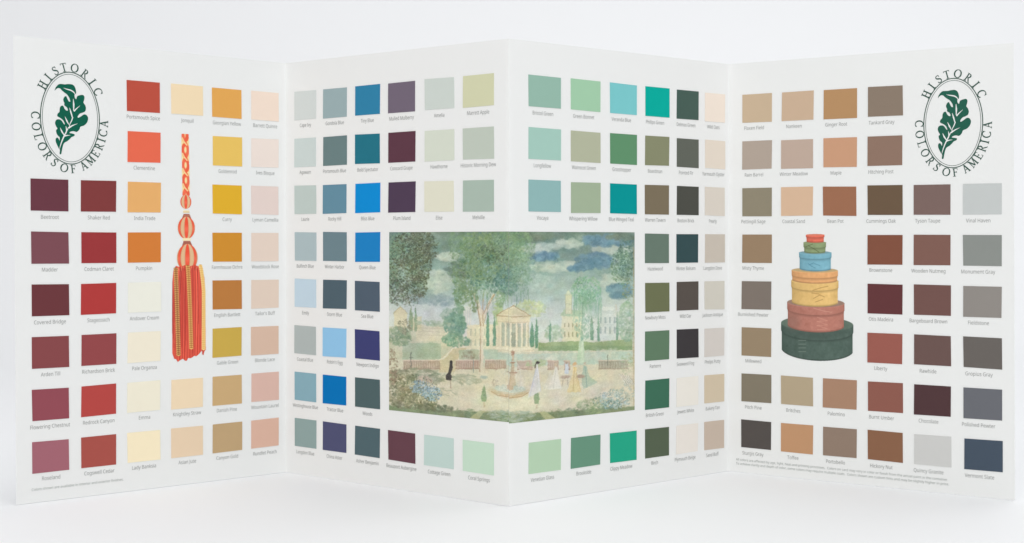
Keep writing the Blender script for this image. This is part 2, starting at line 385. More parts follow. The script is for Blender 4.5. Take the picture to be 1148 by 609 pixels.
def emblem(k, uc, vc, hu, hv, leafink):
    # unit frame: x, y measured in zoomed units where the oval's half axes are 112 x 175
    sx = hu / 112.0; sy = hv / 175.0
    pc = [0]
    def put(name, geos, m, off0):
        co = []; F = []
        for (c, f) in geos:
            b = sum(len(a) for a in co)
            pc[0] += 1
            c = np.array(c, float)
            co.append(P(k, uc + c[:, 0] * sx, vc + c[:, 1] * sy, off0 + 0.000003 * (len(co) % 7)))
            F += [tuple(i + b for i in q) for q in f]
        return link(name, mesh_from(name, np.concatenate(co), F), m, panels[k])
    # leaf: filled outline, in the frame of the traced enlargement
    out = catmull(LEAF, 4)
    lx = (out[:, 0] - 125.7) / 6.76 * (3.381) * 1.02; ly = -(out[:, 1] - 305) / 6.76 * 3.381 * 1.02
    cu = bpy.data.curves.new("leaf", 'CURVE'); cu.dimensions = '2D'; cu.fill_mode = 'BOTH'
    sp = cu.splines.new('POLY'); sp.points.add(len(lx) - 1); sp.use_cyclic_u = True
    for i in range(len(lx)): sp.points[i].co = (lx[i], ly[i], 0, 1)
    ob = bpy.data.objects.new("leaf", cu); sc.collection.objects.link(ob)
    me = bpy.data.meshes.new_from_object(ob.evaluated_get(bpy.context.evaluated_depsgraph_get()))
    co = np.array([v.co[:2] for v in me.vertices]); fs = [tuple(p.vertices) for p in me.polygons]
    bpy.data.objects.remove(ob); bpy.data.curves.remove(cu); bpy.data.meshes.remove(me)
    lf = put("leaf_emblem", [(co, fs)], leafink, 0.00010)
    lf["label"] = "dark green oak leaf printed inside the oval"
    vg = []
    for pts, ws in VEINS:
        t = np.linspace(0, len(pts) - 1, 12); p = np.array(pts, float)
        q = np.stack([np.interp(t, range(len(p)), p[:, 0]), np.interp(t, range(len(p)), p[:, 1])], 1)
        for _ in range(2): q[1:-1] = (q[:-2] + q[1:-1] * 2 + q[2:]) / 4
        wv = np.interp(t, range(len(p)), ws) * .6
        q = np.stack([(q[:, 0] - 125.7) / 6.76 * 3.45, -(q[:, 1] - 305) / 6.76 * 3.45], 1)
        vg.append(stroke(q, wv))
    put("leaf_vein", vg, PAPER, 0.00015)
    put("oval_border", [stroke(arc(0, 0, 111, 174, 0, 360, 120), 3.3), stroke(arc(0, 0, 104, 166, 0, 360, 120), 1.7)], GREY_GREEN, 0.00010)
    geos = []
    for lst, bottom in ((HIST, False), (BOTT, True)):
        for ch, x, y in lst:
            th = math.atan2(y / 196.0, x / 131.0)
            px, py = 129 * math.cos(th), 193 * math.sin(th)
            nx, ny = math.cos(th) / 129, math.sin(th) / 193; l = math.hypot(nx, ny); nx /= l; ny /= l
            if bottom: nx, ny = -nx, -ny                 # up points to the centre
            rx_, ry_ = ny, -nx                           # reading direction
            wd, gs = glyph(ch)
            hgt = 32.0
            for (c, f) in gs:
                c = np.array(c, float)
                a = (c[:, 0] - wd / 2) * hgt * .95; b_ = (c[:, 1] - .5) * hgt
                geos.append((np.stack([px + a * rx_ + b_ * nx, py + a * ry_ + b_ * ny], 1), f))
    lt = put("emblem_lettering", geos, GREY_GREEN, 0.00010)
emblem(0, .1845, .8345, .1000, .0996, GREEN)
emblem(3, .8053, .8314, .0972, .1002, mat("green_print_ink_muted", (20, 88, 70), 0.5, 0.2))

# ------------------------------------------------------------------ printed pictures: colour held in the vertices of a fine flat grid
def picture_material(name):
    m = bpy.data.materials.new(name); m.use_nodes = True
    nt = m.node_tree; b = nt.nodes["Principled BSDF"]
    a = nt.nodes.new("ShaderNodeVertexColor"); a.layer_name = "print"
    nt.links.new(a.outputs["Color"], b.inputs["Base Color"])
    b.inputs["Roughness"].default_value = 0.5; b.inputs["Specular IOR Level"].default_value = 0.1
    return m
def raster(name, k, ufun, vfun, img, alpha=None, off=0.00012, label=None):
    """img: rows (top first) x columns x 3 sRGB 0-255, becomes a printed sheet"""
    h, w_, _ = img.shape
    U = ufun(np.arange(w_) / (w_ - 1.0)); V = vfun(np.arange(h) / (h - 1.0))
    uu, vv = np.meshgrid(U, V)
    co = P(k, uu, vv, off).reshape(-1, 3) - np.array([0.0, 0.70, 0.0])
    idx = np.arange(h * w_).reshape(h, w_)
    q = np.stack([idx[1:, :-1], idx[1:, 1:], idx[:-1, 1:], idx[:-1, :-1]], -1).reshape(-1, 4)
    if alpha is not None:
        a = (alpha[1:, :-1] + alpha[1:, 1:] + alpha[:-1, 1:] + alpha[:-1, :-1]) / 4
        q = q[a.reshape(-1) > .5]
    used = np.unique(q); remap = np.full(h * w_, -1); remap[used] = np.arange(len(used))
    q = remap[q]; co = co[used]
    me = bpy.data.meshes.new(name)
    me.vertices.add(len(co)); me.vertices.foreach_set("co", co.astype(np.float32).ravel())
    me.loops.add(q.size); me.loops.foreach_set("vertex_index", q.astype(np.int32).ravel())
    me.polygons.add(len(q)); me.polygons.foreach_set("loop_start", np.arange(0, q.size, 4, dtype=np.int32))
    try: me.polygons.foreach_set("loop_total", np.full(len(q), 4, dtype=np.int32))
    except Exception: pass
    me.update(calc_edges=True)
    at = me.color_attributes.new("print", 'FLOAT_COLOR', 'POINT')
    c = np.clip(lin(np.clip(img, 0, 255)) * GAIN, 0, .9).reshape(-1, 3)[used]
    c = np.concatenate([c, np.ones((len(c), 1))], 1)
    at.data.foreach_set("color", c.astype(np.float32).ravel())
    o = link(name, me, picture_material(name + "_print"), panels[k])
    if label: o["label"] = label
    return o

class Canvas:
    def __init__(s, w_, h, sx, sy, x0=0., y0=0., bg=(232, 233, 232)):
        s.w, s.h, s.sx, s.sy, s.x0, s.y0 = w_, h, sx, sy, x0, y0
        s.img = np.ones((h, w_, 3)) * np.array(bg, float); s.al = np.zeros((h, w_))
        yy, xx = np.mgrid[0:h, 0:w_]; s.X = x0 + xx / sx; s.Y = y0 + yy / sy
    def mix(s, m, col, sl=None):
        if sl is None: sl = (slice(None), slice(None))
        col = np.asarray(col, float)
        s.img[sl] = s.img[sl] * (1 - m[..., None]) + col * m[..., None]
        s.al[sl] = np.maximum(s.al[sl], m)
    def win(s, x0, x1, y0, y1):
        a = max(0, int((x0 - s.x0) * s.sx) - 2); b = min(s.w, int((x1 - s.x0) * s.sx) + 3)
        c = max(0, int((y0 - s.y0) * s.sy) - 2); d = min(s.h, int((y1 - s.y0) * s.sy) + 3)
        return (slice(c, max(c, d)), slice(a, max(a, b)))
    def ell(s, cx, cy, rx, ry, col, op=1., soft=.25):
        sl = s.win(cx - rx * 1.6, cx + rx * 1.6, cy - ry * 1.6, cy + ry * 1.6)
        X, Y = s.X[sl], s.Y[sl]
        if X.size == 0: return
        d = np.sqrt(((X - cx) / rx) ** 2 + ((Y - cy) / ry) ** 2)
        s.mix(np.clip((1 + soft - d) / (2 * soft), 0, 1) * op, col, sl)
    def poly(s, pts, col, op=1., shade=None, soft=.8):
        pts = np.array(pts, float)
        sl = s.win(pts[:, 0].min(), pts[:, 0].max(), pts[:, 1].min(), pts[:, 1].max())
        X, Y = s.X[sl], s.Y[sl]
        if X.size == 0: return
        ins = np.zeros(X.shape, bool); dist = np.full(X.shape, 1e9)
        for i in range(len(pts)):
            (x1, y1), (x2, y2) = pts[i - 1], pts[i]
            cnd = ((y1 > Y) != (y2 > Y))
            xi = (x2 - x1) * (Y - y1) / (y2 - y1 + 1e-12) + x1
            ins ^= cnd & (X < xi)
            dx, dy = x2 - x1, y2 - y1; t = np.clip(((X - x1) * dx + (Y - y1) * dy) / (dx * dx + dy * dy + 1e-9), 0, 1)
            dist = np.minimum(dist, np.hypot(X - x1 - t * dx, Y - y1 - t * dy))
        sd = np.where(ins, dist, -dist)
        s.mix(np.clip(sd / soft + .5, 0, 1) * op, col if shade is None else shade(X, Y), sl)
    def rect(s, x0, y0, x1, y1, col, op=1., soft=.8): s.poly([(x0, y0), (x1, y0), (x1, y1), (x0, y1)], col, op, soft=soft)
    def line(s, pts, wd, col, op=1.):
        for i in range(len(pts) - 1):
            (x1, y1), (x2, y2) = pts[i], pts[i + 1]
            sl = s.win(min(x1, x2) - wd, max(x1, x2) + wd, min(y1, y2) - wd, max(y1, y2) + wd)
            X, Y = s.X[sl], s.Y[sl]
            if X.size == 0: continue
            dx, dy = x2 - x1, y2 - y1; t = np.clip(((X - x1) * dx + (Y - y1) * dy) / (dx * dx + dy * dy + 1e-9), 0, 1)
            d = np.hypot(X - x1 - t * dx, Y - y1 - t * dy)
            s.mix(np.clip((wd / 2 - d) / .7 + .5, 0, 1) * op, col, sl)
    def dabs(s, n, cx, cy, rx, ry, cols, size=(2, 4), asp=1.6, op=.6, ang=None, power=.5):
        for _ in range(n):
            a = rng.uniform(0, 2 * math.pi); r = rng.uniform(0, 1) ** power
            x = cx + rx * r * math.cos(a); y = cy + ry * r * math.sin(a)
            c = np.array(cols[rng.integers(len(cols))], float) + rng.normal(0, 7)
            z = rng.uniform(*size); th = rng.uniform(0, math.pi) if ang is None else ang + rng.normal(0, .3)
            sl = s.win(x - z * 1.8, x + z * 1.8, y - z * 1.8, y + z * 1.8)
            X, Y = s.X[sl] - x, s.Y[sl] - y
            if X.size == 0: continue
            ca, sa = math.cos(th), math.sin(th)
            d = np.sqrt(((X * ca + Y * sa) / z) ** 2 + ((-X * sa + Y * ca) * asp / z) ** 2)
            s.mix(np.clip((1.2 - d) / .5, 0, 1) * op, c, sl)
def noise(h, w_, ny, nx):
    g = rng.normal(0, 1, (ny + 2, nx + 2))
    y = np.linspace(0, ny + .999, h); x = np.linspace(0, nx + .999, w_)
    yi = y.astype(int); xi = x.astype(int); fy = y - yi; fx = x - xi
    fy = fy * fy * (3 - 2 * fy); fx = fx * fx * (3 - 2 * fx)
    a = g[yi][:, xi] * (1 - fx) + g[yi][:, xi + 1] * fx
    b = g[yi + 1][:, xi] * (1 - fx) + g[yi + 1][:, xi + 1] * fx
    return a * (1 - fy[:, None]) + b * fy[:, None]

def garden():
    c = Canvas(747, 560, 1, 1, 16, 14)
    # painting coordinates follow an enlargement whose lower edge bows down to 595 at the fold: straighten
    fold = 380.0
    def fy(x, y):
        bot = 557 + 38 * (1 - abs(x - fold) / (fold - 16 if x < fold else 763 - fold))
        return 14 + (y - 14) * 560.0 / (bot - 14)
    pl = lambda pts: [(x, fy(x, y)) for x, y in pts]
    E = lambda x, y, rx, ry, col, op=1., soft=.25: c.ell(x, fy(x, y), rx, ry, col, op, soft)
    Po = lambda pts, col, op=1.: c.poly(pl(pts), col, op)
    R = lambda x0, y0, x1, y1, col, op=1.: c.poly(pl([(x0, y0), (x1, y0), (x1, y1), (x0, y1)]), col, op)
    L = lambda pts, wd, col, op=1.: c.line(pl(pts), wd, col, op)
    D = lambda n, x, y, rx, ry, cols, **kw: c.dabs(n, x, fy(x, y), rx, ry, cols, **kw)
    h, w_ = c.h, c.w
    Y = c.Y; X = c.X
    # sky
    st = [14, 60, 130, 200, 250, 340]; cs = np.array([(112, 126, 122), (126, 144, 140), (146, 164, 160), (176, 186, 182), (198, 204, 200), (208, 210, 196)], float)
    for i in range(3): c.img[..., i] = np.interp(Y, st, cs[:, i])
    n1 = noise(h, w_, 16, 7) * .6 + noise(h, w_, 34, 18) * .4 + noise(h, w_, 60, 40) * .2
    c.mix(np.clip(n1 - .1, 0, 1) * .5 * (Y < 260), (178, 184, 174)); c.mix(np.clip(-n1 - .2, 0, 1) * .6 * (Y < 220), (112, 128, 124))
    LC = [(186, 190, 180), (176, 184, 178), (196, 198, 186)]; DB = [(106, 136, 160), (100, 126, 148), (122, 150, 170)]; DK = [(114, 124, 116), (124, 134, 122), (108, 120, 118)]
    for (x, y, rx, ry, cols, n) in [(190, 88, 34, 12, LC, 60), (165, 165, 44, 34, LC, 160), (470, 62, 60, 13, LC, 90), (525, 118, 80, 15, LC, 110), (690, 66, 60, 12, LC, 90), (690, 165, 40, 24, LC, 110),
                                    (450, 30, 90, 13, DK, 110), (680, 38, 80, 17, DB, 140), (720, 28, 45, 10, DK, 60), (645, 102, 62, 24, DB, 170), (592, 122, 30, 9, DB, 60), (715, 192, 36, 24, DB, 140), (490, 88, 42, 10, DB, 60),
                                    (230, 130, 50, 22, DK, 90), (215, 50, 60, 20, [(132, 148, 134), (120, 138, 130)], 90), (560, 50, 40, 14, LC, 50), (150, 220, 70, 16, [(140, 156, 158), (152, 166, 166)], 70), (460, 170, 70, 24, [(168, 182, 178), (182, 192, 188)], 90)]:
        D(n, x, y, rx, ry, cols, size=(6, 13), asp=1.7, op=.45, ang=0.0, power=.6)
    # ground and lawns
    c.mix(np.clip((Y - 330) / 30, 0, 1), (206, 202, 174)); c.mix(np.clip((Y - 400) / 25, 0, 1) * (Y > 380), (212, 202, 172))
    R(16, 300, 240, 400, (196, 192, 160), .8); R(95, 296, 235, 345, (214, 200, 166), .8)
    for yy in (305, 315, 326): L([(100, yy), (225, yy + 3)], 1.6, (184, 168, 138), .7)
    R(55, 352, 170, 402, (168, 182, 150), .9); R(95, 350, 160, 395, (158, 174, 142), .8)
    Po([(162, 402), (215, 362), (250, 366), (228, 405), (212, 440), (165, 440)], (206, 188, 146), .9)
    L([(150, 404), (178, 398), (208, 366), (255, 362)], 4, (222, 212, 186)); L([(222, 404), (236, 378), (262, 368)], 4, (222, 212, 186))
    # small buildings
    Po([(30, 300), (30, 262), (48, 240), (68, 262), (68, 305)], (218, 204, 164)); L([(28, 262), (48, 240), (70, 262)], 2.2, (190, 170, 130)); 
    R(84, 270, 112, 312, (208, 196, 152), .8)
    R(232, 240, 262, 340, (216, 208, 196), .7); R(196, 282, 344, 372, (220, 208, 172), .0)
    R(248, 296, 345, 370, (222, 210, 174), .95); 
    for x in range(258, 340, 14): R(x, 308, x + 5, 330, (178, 178, 150), .7); R(x, 340, x + 5, 360, (178, 178, 150), .7)
    for x in range(236, 262, 7): L([(x, 238), (x, 300)], 2, (192, 198, 196), .8)
    # greens behind the temple
    D(260, 440, 248, 52, 26, [(196, 200, 148), (180, 194, 146), (204, 206, 164)], size=(3, 7), op=.5)
    D(120, 345, 262, 16, 34, [(180, 196, 140), (168, 188, 130)], size=(3, 6), op=.5)
    # temple
    R(345, 268, 441, 366, (218, 206, 170)); Po([(341, 268), (393, 237), (446, 268)], (224, 212, 176)); Po([(353, 265), (393, 243), (434, 265)], (214, 200, 160))
    L([(341, 268), (393, 237), (446, 268)], 2.4, (196, 174, 132)); L([(341, 270), (446, 270)], 2.2, (198, 178, 136)); R(343, 272, 444, 288, (226, 212, 172))
    R(352, 290, 436, 360, (176, 182, 158), .85)
    for x in (350, 366, 382, 400, 416, 431): R(x, 288, x + 7, 362, (226, 214, 178)); L([(x + 7, 290), (x + 7, 360)], 1.2, (186, 176, 142), .8)
    R(386, 318, 400, 360, (150, 156, 132), .8)
    Po([(332, 376), (345, 362), (444, 362), (458, 376)], (228, 216, 184)); L([(332, 372), (458, 372)], 1.5, (198, 184, 150), .8)
    # church
    R(540, 268, 602, 348, (222, 210, 172)); Po([(536, 268), (548, 250), (604, 250), (606, 270)], (176, 194, 156)); R(552, 205, 571, 262, (216, 208, 172)); L([(550, 205), (573, 205)], 2, (190, 184, 150)); L([(552, 232), (571, 232)], 2, (190, 184, 150)); Po([(553, 204), (561, 190), (570, 204)], (208, 204, 178))
    for x in (548, 560, 572, 584): R(x, 290, x + 4, 302, (180, 166, 130), .8); R(x, 318, x + 4, 332, (180, 166, 130), .8)
    D(90, 518, 320, 30, 22, [(150, 176, 144), (168, 186, 152)], size=(3, 7), op=.6)
    # white house
    R(650, 262, 712, 342, (208, 212, 200)); R(640, 300, 655, 342, (212, 214, 202)); Po([(648, 262), (658, 250), (704, 250), (714, 262)], (192, 200, 188)); R(664, 240, 700, 252, (206, 210, 198)); R(655, 232, 660, 252, (196, 192, 176)); R(703, 232, 708, 252, (196, 192, 176))
    for x in (656, 670, 684, 698): R(x, 272, x + 6, 290, (170, 180, 172), .85); R(x, 302, x + 6, 322, (170, 180, 172), .85)
    L([(650, 296), (712, 296)], 1.6, (182, 188, 178), .8)
    # lawn, terrace wall
    Po([(470, 350), (560, 344), (640, 348), (755, 338), (755, 372), (470, 374)], (150, 168, 116)); Po([(470, 362), (600, 356), (755, 360), (755, 372), (470, 374)], (134, 158, 112), .8)
    R(305, 376, 755, 412, (188, 200, 178)); D(120, 560, 392, 190, 16, [(200, 204, 180), (178, 194, 172), (206, 204, 176)], size=(4, 10), op=.4)
    R(300, 372, 345, 412, (180, 194, 164), .8); R(225, 372, 285, 404, (170, 178, 144), .8); D(60, 252, 388, 22, 12, [(150, 140, 112), (168, 168, 134)], size=(2, 5))
    Po([(586, 412), (602, 292), (612, 412)], (184, 204, 172), .95); Po([(596, 412), (603, 300), (608, 412)], (198, 212, 184), .9)
    # cypresses
    for (x, y0, y1, r) in ((313, 250, 362, 6), (334, 262, 362, 5), (450, 285, 362, 7), (464, 272, 366, 5.5), (505, 282, 346, 4), (652, 262, 346, 4), (709, 255, 342, 5), (632, 262, 342, 6), (80, 240, 316, 7), (94, 238, 316, 5)):
        Po([(x, y0), (x + r * .7, y0 + (y1 - y0) * .35), (x + r, y0 + (y1 - y0) * .75), (x + r * .7, y1), (x - r * .7, y1), (x - r, y0 + (y1 - y0) * .75), (x - r * .7, y0 + (y1 - y0) * .35)], (112, 152, 122) if x > 100 else (138, 154, 116))
        D(22, x, (y0 + y1) / 2, r, (y1 - y0) / 2.2, [(96, 140, 118), (136, 168, 132)], size=(1.5, 3.5), op=.5)
    # bushes
    D(120, 190, 268, 20, 20, [(150, 170, 150), (166, 184, 164)], size=(3, 7), op=.5); D(160, 222, 258, 16, 34, [(128, 158, 126), (116, 150, 124)], size=(3, 6), op=.5)
    D(330, 212, 296, 34, 36, [(112, 152, 122), (126, 162, 134), (98, 140, 122)], size=(3, 7), op=.6)
    D(200, 215, 344, 42, 20, [(116, 156, 124), (138, 168, 132), (104, 144, 118)], size=(3, 6), op=.6)
    D(240, 44, 330, 38, 30, [(132, 152, 112), (146, 162, 122), (116, 140, 108)], size=(3, 6), op=.6); D(90, 60, 300, 20, 25, [(158, 150, 118), (120, 112, 90)], size=(2, 4))
    D(70, 150, 292, 60, 8, [(150, 172, 140), (168, 184, 150)], size=(3, 6))
    # trunk of the big tree
    TR = [(198, 172, 138), (214, 196, 164)]
    Po([(287, 445), (290, 380), (288, 300), (279, 235), (266, 200), (272, 196), (289, 232), (299, 262), (312, 230), (330, 200), (336, 204), (316, 240), (304, 280), (299, 340), (299, 445)], (220, 206, 178))
    L([(288, 440), (291, 350), (290, 290), (280, 230)], 2.4, (176, 142, 108), .7); L([(301, 262), (318, 226), (334, 204)], 2.2, (170, 136, 108), .7); L([(298, 300), (298, 230), (300, 200)], 3, (188, 158, 124), .8); L([(306, 262), (330, 225), (352, 210)], 5, (210, 206, 192), .8)
    L([(276, 238), (262, 215), (250, 205)], 3.5, (206, 200, 180), .9)
    # crown of the big tree
    G1 = [(118, 138, 98), (130, 146, 100), (104, 128, 98), (142, 154, 112)]; G2 = [(96, 126, 116), (110, 142, 130), (124, 152, 134), (84, 112, 108)]; G3 = [(86, 96, 80), (100, 108, 88)]
    for (x, y, rx, ry, cols, n) in [(285, 60, 58, 48, G1, 520), (350, 60, 75, 50, G1, 560), (250, 150, 48, 52, G1, 460), (330, 140, 82, 56, G2, 860), (300, 110, 60, 50, G1, 420), (385, 110, 55, 55, G2 + G1, 620), (375, 165, 40, 40, G2, 240), (232, 205, 24, 30, G1, 160), (385, 35, 60, 24, [(128, 150, 118), (112, 132, 112)], 260), (330, 80, 60, 30, G3, 170), (415, 140, 32, 36, [(130, 156, 138), (148, 168, 146)], 170), (270, 225, 14, 34, G1, 90), (352, 220, 14, 26, [(128, 150, 112), (150, 168, 128)], 80)]:
        D(n, x, y, rx, ry, cols, size=(2, 5.5), op=.5)
    D(420, 400, 60, 62, 52, [(120, 144, 116), (136, 158, 128), (148, 166, 138)], size=(2, 5.5), op=.45); D(260, 425, 120, 34, 60, [(138, 162, 142), (156, 176, 154)], size=(2, 4.5), op=.45)
    D(200, 222, 60, 30, 60, [(126, 146, 118), (112, 134, 108)], size=(2, 5), op=.45)
    for _ in range(60):
        x = rng.uniform(205, 440); y = rng.uniform(185, 215); L([(x, y), (x + rng.uniform(-3, 3), y + rng.uniform(10, 38))], 2.2, [(124, 150, 118), (140, 164, 134), (112, 140, 118)][rng.integers(3)], .5)
    D(260, 320, 105, 100, 80, [(168, 178, 150), (156, 172, 146), (74, 92, 84)], size=(1.2, 2.6), op=.6)
    for _ in range(40):
        x = rng.uniform(385, 440); y = rng.uniform(140, 175); L([(x, y), (x + rng.uniform(-2, 2), y + rng.uniform(15, 45))], 1.2, (130, 150, 132), .5)
    # dark tree at left
    K = [(94, 92, 80), (108, 106, 88), (84, 82, 76), (118, 124, 100)]; KG = [(126, 150, 126), (144, 164, 138), (112, 136, 116)]
    for (x, y, rx, ry, cols, n) in [(50, 60, 50, 50, KG, 380), (80, 70, 60, 60, K, 620), (110, 40, 40, 30, K, 220), (60, 140, 52, 48, K, 420), (40, 190, 32, 40, K, 240), (108, 120, 34, 46, K, 260), (105, 178, 24, 34, K, 170), (30, 110, 20, 90, KG, 190)]:
        D(n, x, y, rx, ry, cols, size=(1.8, 4.6), op=.6)
    D(260, 118, 60, 44, 50, K, size=(1.5, 4), op=.6); D(160, 60, 215, 46, 26, K + KG, size=(1.5, 4), op=.5)
    for (x, y) in ((128, 95), (140, 60), (122, 150), (112, 205), (75, 222), (148, 84)): D(26, x, y, 13, 9, K, size=(1.5, 3.5), op=.7)
    D(320, 70, 110, 68, 100, [(150, 166, 140), (160, 160, 130), (70, 66, 62)], size=(1.2, 2.6), op=.7)
    # weeping tree and trees at right
    D(520, 615, 190, 46, 44, [(132, 174, 142), (118, 160, 134), (152, 186, 152), (140, 176, 132)], size=(2, 5), op=.5, asp=2.2, ang=1.5)
    for _ in range(130):
        x = rng.uniform(576, 662); y = rng.uniform(185, 240); L([(x, y), (x + rng.uniform(-2, 2), y + rng.uniform(20, 60))], 1.8, [(130, 170, 140), (148, 184, 152), (120, 160, 138)][rng.integers(3)], .55)
    L([(602, 345), (604, 230)], 2.5, (112, 142, 124), .7); D(160, 606, 300, 26, 44, [(120, 160, 138), (138, 172, 146)], size=(2, 5), asp=2, ang=1.5)
    D(240, 735, 90, 26, 60, [(96, 120, 118), (116, 142, 136), (88, 108, 100)], size=(2, 4.5), op=.6)
    D(420, 722, 118, 34, 56, [(110, 132, 108), (132, 154, 130), (164, 182, 164), (96, 118, 104)], size=(2, 4.5), op=.6); D(70, 742, 190, 18, 40, [(120, 140, 120), (146, 140, 110)], size=(2, 4))
    D(330, 738, 285, 28, 62, [(150, 178, 144), (164, 188, 152), (134, 166, 136)], size=(3, 6), op=.6)
    for yy in range(60, 540, 8): L([(759 + rng.uniform(-2, 2), yy), (759, yy + 9)], 3.5, (184, 156, 120), .5)
    # balustrades
    for (x0, x1, col) in ((58, 166, (176, 152, 128)), (214, 286, (184, 150, 128)), (305, 372, (186, 154, 132)), (405, 452, (188, 158, 136)), (498, 532, (186, 156, 136)), (548, 566, (186, 156, 136)), (652, 742, (160, 150, 128))):
        R(x0, 404, x1, 430, col, .85); L([(x0, 404), (x1, 404)], 3, (206, 184, 160)); L([(x0, 430), (x1, 430)], 2.4, (168, 140, 116))
        for x in np.arange(x0 + 5, x1 - 2, 6): L([(x, 409), (x, 426)], 1.7, (204, 192, 166), .8)
    D(50, 462, 412, 38, 9, [(168, 184, 132), (184, 194, 148)], size=(3, 6))
    # terrace shadows and sand
    D(150, 400, 455, 330, 30, [(214, 196, 156), (222, 208, 172)], size=(8, 18), asp=4, ang=0., op=.25)
    D(330, 430, 510, 300, 34, [(212, 206, 180), (222, 214, 190), (204, 202, 178)], size=(8, 20), asp=3.5, ang=0., op=.3)
    D(200, 110, 452, 70, 24, [(140, 148, 116), (156, 160, 126)], size=(4, 12), asp=3.5, ang=0., op=.5)
    D(120, 245, 462, 46, 15, [(144, 154, 126), (158, 164, 134)], size=(4, 11), asp=4, ang=.1, op=.55)
    D(40, 180, 500, 40, 12, [(160, 164, 134)], size=(4, 10), asp=5, ang=.1, op=.5)
    E(300, 456, 13, 5, (140, 164, 158), .8)
    # fountain
    E(382, 500, 62, 17, (200, 168, 124)); E(382, 494, 55, 12, (192, 204, 186)); D(110, 382, 490, 50, 10, [(214, 218, 206), (162, 184, 172)], size=(1.5, 4)); R(374, 478, 392, 492, (192, 158, 122), .9)
    Po([(380, 480), (386, 440), (389, 405), (387, 376), (396, 376), (394, 405), (396, 440), (401, 480)], (200, 172, 136), .85); E(391, 440, 13, 3.0, (196, 160, 126)); E(391, 410, 9, 3, (180, 140, 112)); E(391, 380, 6, 7, (170, 130, 104), .9); E(390, 440, 10, 1.6, (214, 196, 164))
    for dx in (-24, -12, 12, 24):
        L([(391, 405), (391 + dx * .6, 412), (391 + dx, 440), (391 + dx * 1.1, 480)], 1.2, (216, 218, 208), .6)
    D(30, 335, 474, 9, 12, [(202, 188, 160), (150, 130, 108)], size=(2, 3.5)); D(20, 438, 484, 8, 8, [(214, 200, 178)], size=(2, 3.5))
    # topiary
    for x, y in ((301, 508), (464, 512)):
        Po([(x, y - 30), (x + 6, y - 8), (x + 9, y + 8), (x + 6, y + 22), (x - 6, y + 22), (x - 9, y + 8), (x - 6, y - 8)], (112, 142, 98)); D(18, x - 2, y + 2, 5, 18, [(140, 164, 116), (92, 120, 88)], size=(1.5, 3.5)); R(x - 3, y + 24, x + 3, y + 38, (188, 166, 132), .8)
    # people, a few strokes each
    Po([(197, 412), (205, 410), (205, 430), (199, 446), (203, 452), (200, 466), (184, 464), (183, 452), (192, 440)], (84, 74, 72)); E(200, 409, 4, 4, (66, 58, 56)); L([(190, 466), (190, 488)], 2.4, (214, 200, 178)); L([(198, 466), (199, 488)], 2.4, (190, 168, 146)); L([(205, 412), (210, 413)], 2, (210, 190, 160))
    L([(80, 380), (80, 424)], 3.2, (120, 122, 108)); L([(74, 395), (86, 395)], 2, (120, 122, 108)); L([(680, 388), (680, 420)], 3, (132, 134, 116)); L([(268, 400), (268, 440)], 2.4, (150, 156, 142))
    Po([(466, 412), (470, 430), (478, 496), (470, 500), (436, 518), (452, 466), (462, 430)], (208, 206, 206)); L([(463, 425), (446, 505)], 2, (188, 188, 192), .7); E(467, 410, 5, 4, (88, 82, 78)); L([(462, 414), (459, 426)], 3, (74, 66, 64), .9); L([(474, 435), (480, 490)], 1.8, (220, 200, 164))
    Po([(520, 420), (528, 424), (532, 450), (542, 490), (490, 492), (508, 462), (516, 440)], (216, 210, 188)); L([(524, 430), (518, 486)], 1.8, (194, 192, 172), .7); E(523, 416, 4, 4, (200, 178, 148))
    Po([(576, 420), (586, 424), (588, 448), (602, 500), (556, 500), (570, 456)], (228, 202, 138)); L([(578, 440), (574, 498)], 2, (206, 174, 116), .7); L([(584, 440), (590, 498)], 2, (212, 182, 122), .6); E(580, 414, 6, 5, (214, 170, 118)); 
    Po([(606, 418), (616, 422), (622, 448), (648, 470), (630, 480), (606, 490), (600, 460)], (164, 184, 162)); L([(614, 440), (616, 484)], 2.4, (136, 164, 148), .8); E(611, 412, 4, 4, (190, 176, 152)); Po([(552, 412), (560, 410), (562, 444), (550, 444)], (184, 190, 196)); 
    E(552, 453, 15, 5, (160, 128, 108), .9); E(598, 452, 12, 6, (156, 122, 104), .9); L([(546, 456), (542, 482)], 1.5, (150, 130, 112)); L([(558, 456), (560, 482)], 1.5, (150, 130, 112))
    # foreground
    yb = 545 + 26 * (1 - np.minimum(np.abs(X - 380) / 360., 1)); 
    edge = 14 + (yb - 14) * 560.0 / (557 + 38 * (1 - np.minimum(np.abs(X - 380) / 364., 1)) - 14)
    Yf = Y - (edge - 6 + 6 * n1 * .5)
    c.mix(np.clip(Yf / 5, 0, 1), (134, 148, 106)); 
    D(320, 380, 580, 370, 14, [(124, 140, 102), (148, 160, 116), (112, 130, 104)], size=(3, 8), asp=2.5, ang=0., op=.5)
    D(200, 385, 574, 72, 16, [(164, 176, 152), (148, 166, 146), (176, 184, 158)], size=(4, 10), asp=4, ang=0., op=.5)
    Po([(250, 584), (290, 556), (306, 558), (276, 590)], (188, 184, 134), .8); Po([(470, 560), (488, 556), (530, 584), (500, 588)], (190, 186, 136), .8)
    B = [(126, 124, 92), (140, 140, 104), (114, 112, 86), (152, 146, 112)]
    D(520, 50, 490, 52, 62, B, size=(2.5, 6), op=.55); D(330, 95, 520, 66, 34, B, size=(2.5, 6), op=.55); D(90, 28, 420, 12, 60, [(156, 130, 106), (140, 118, 96)], size=(2, 5)); D(110, 150, 548, 60, 12, [(128, 130, 100), (110, 118, 90)], size=(3, 7))
    D(60, 122, 462, 24, 10, [(196, 172, 146), (206, 188, 152)], size=(2, 5))
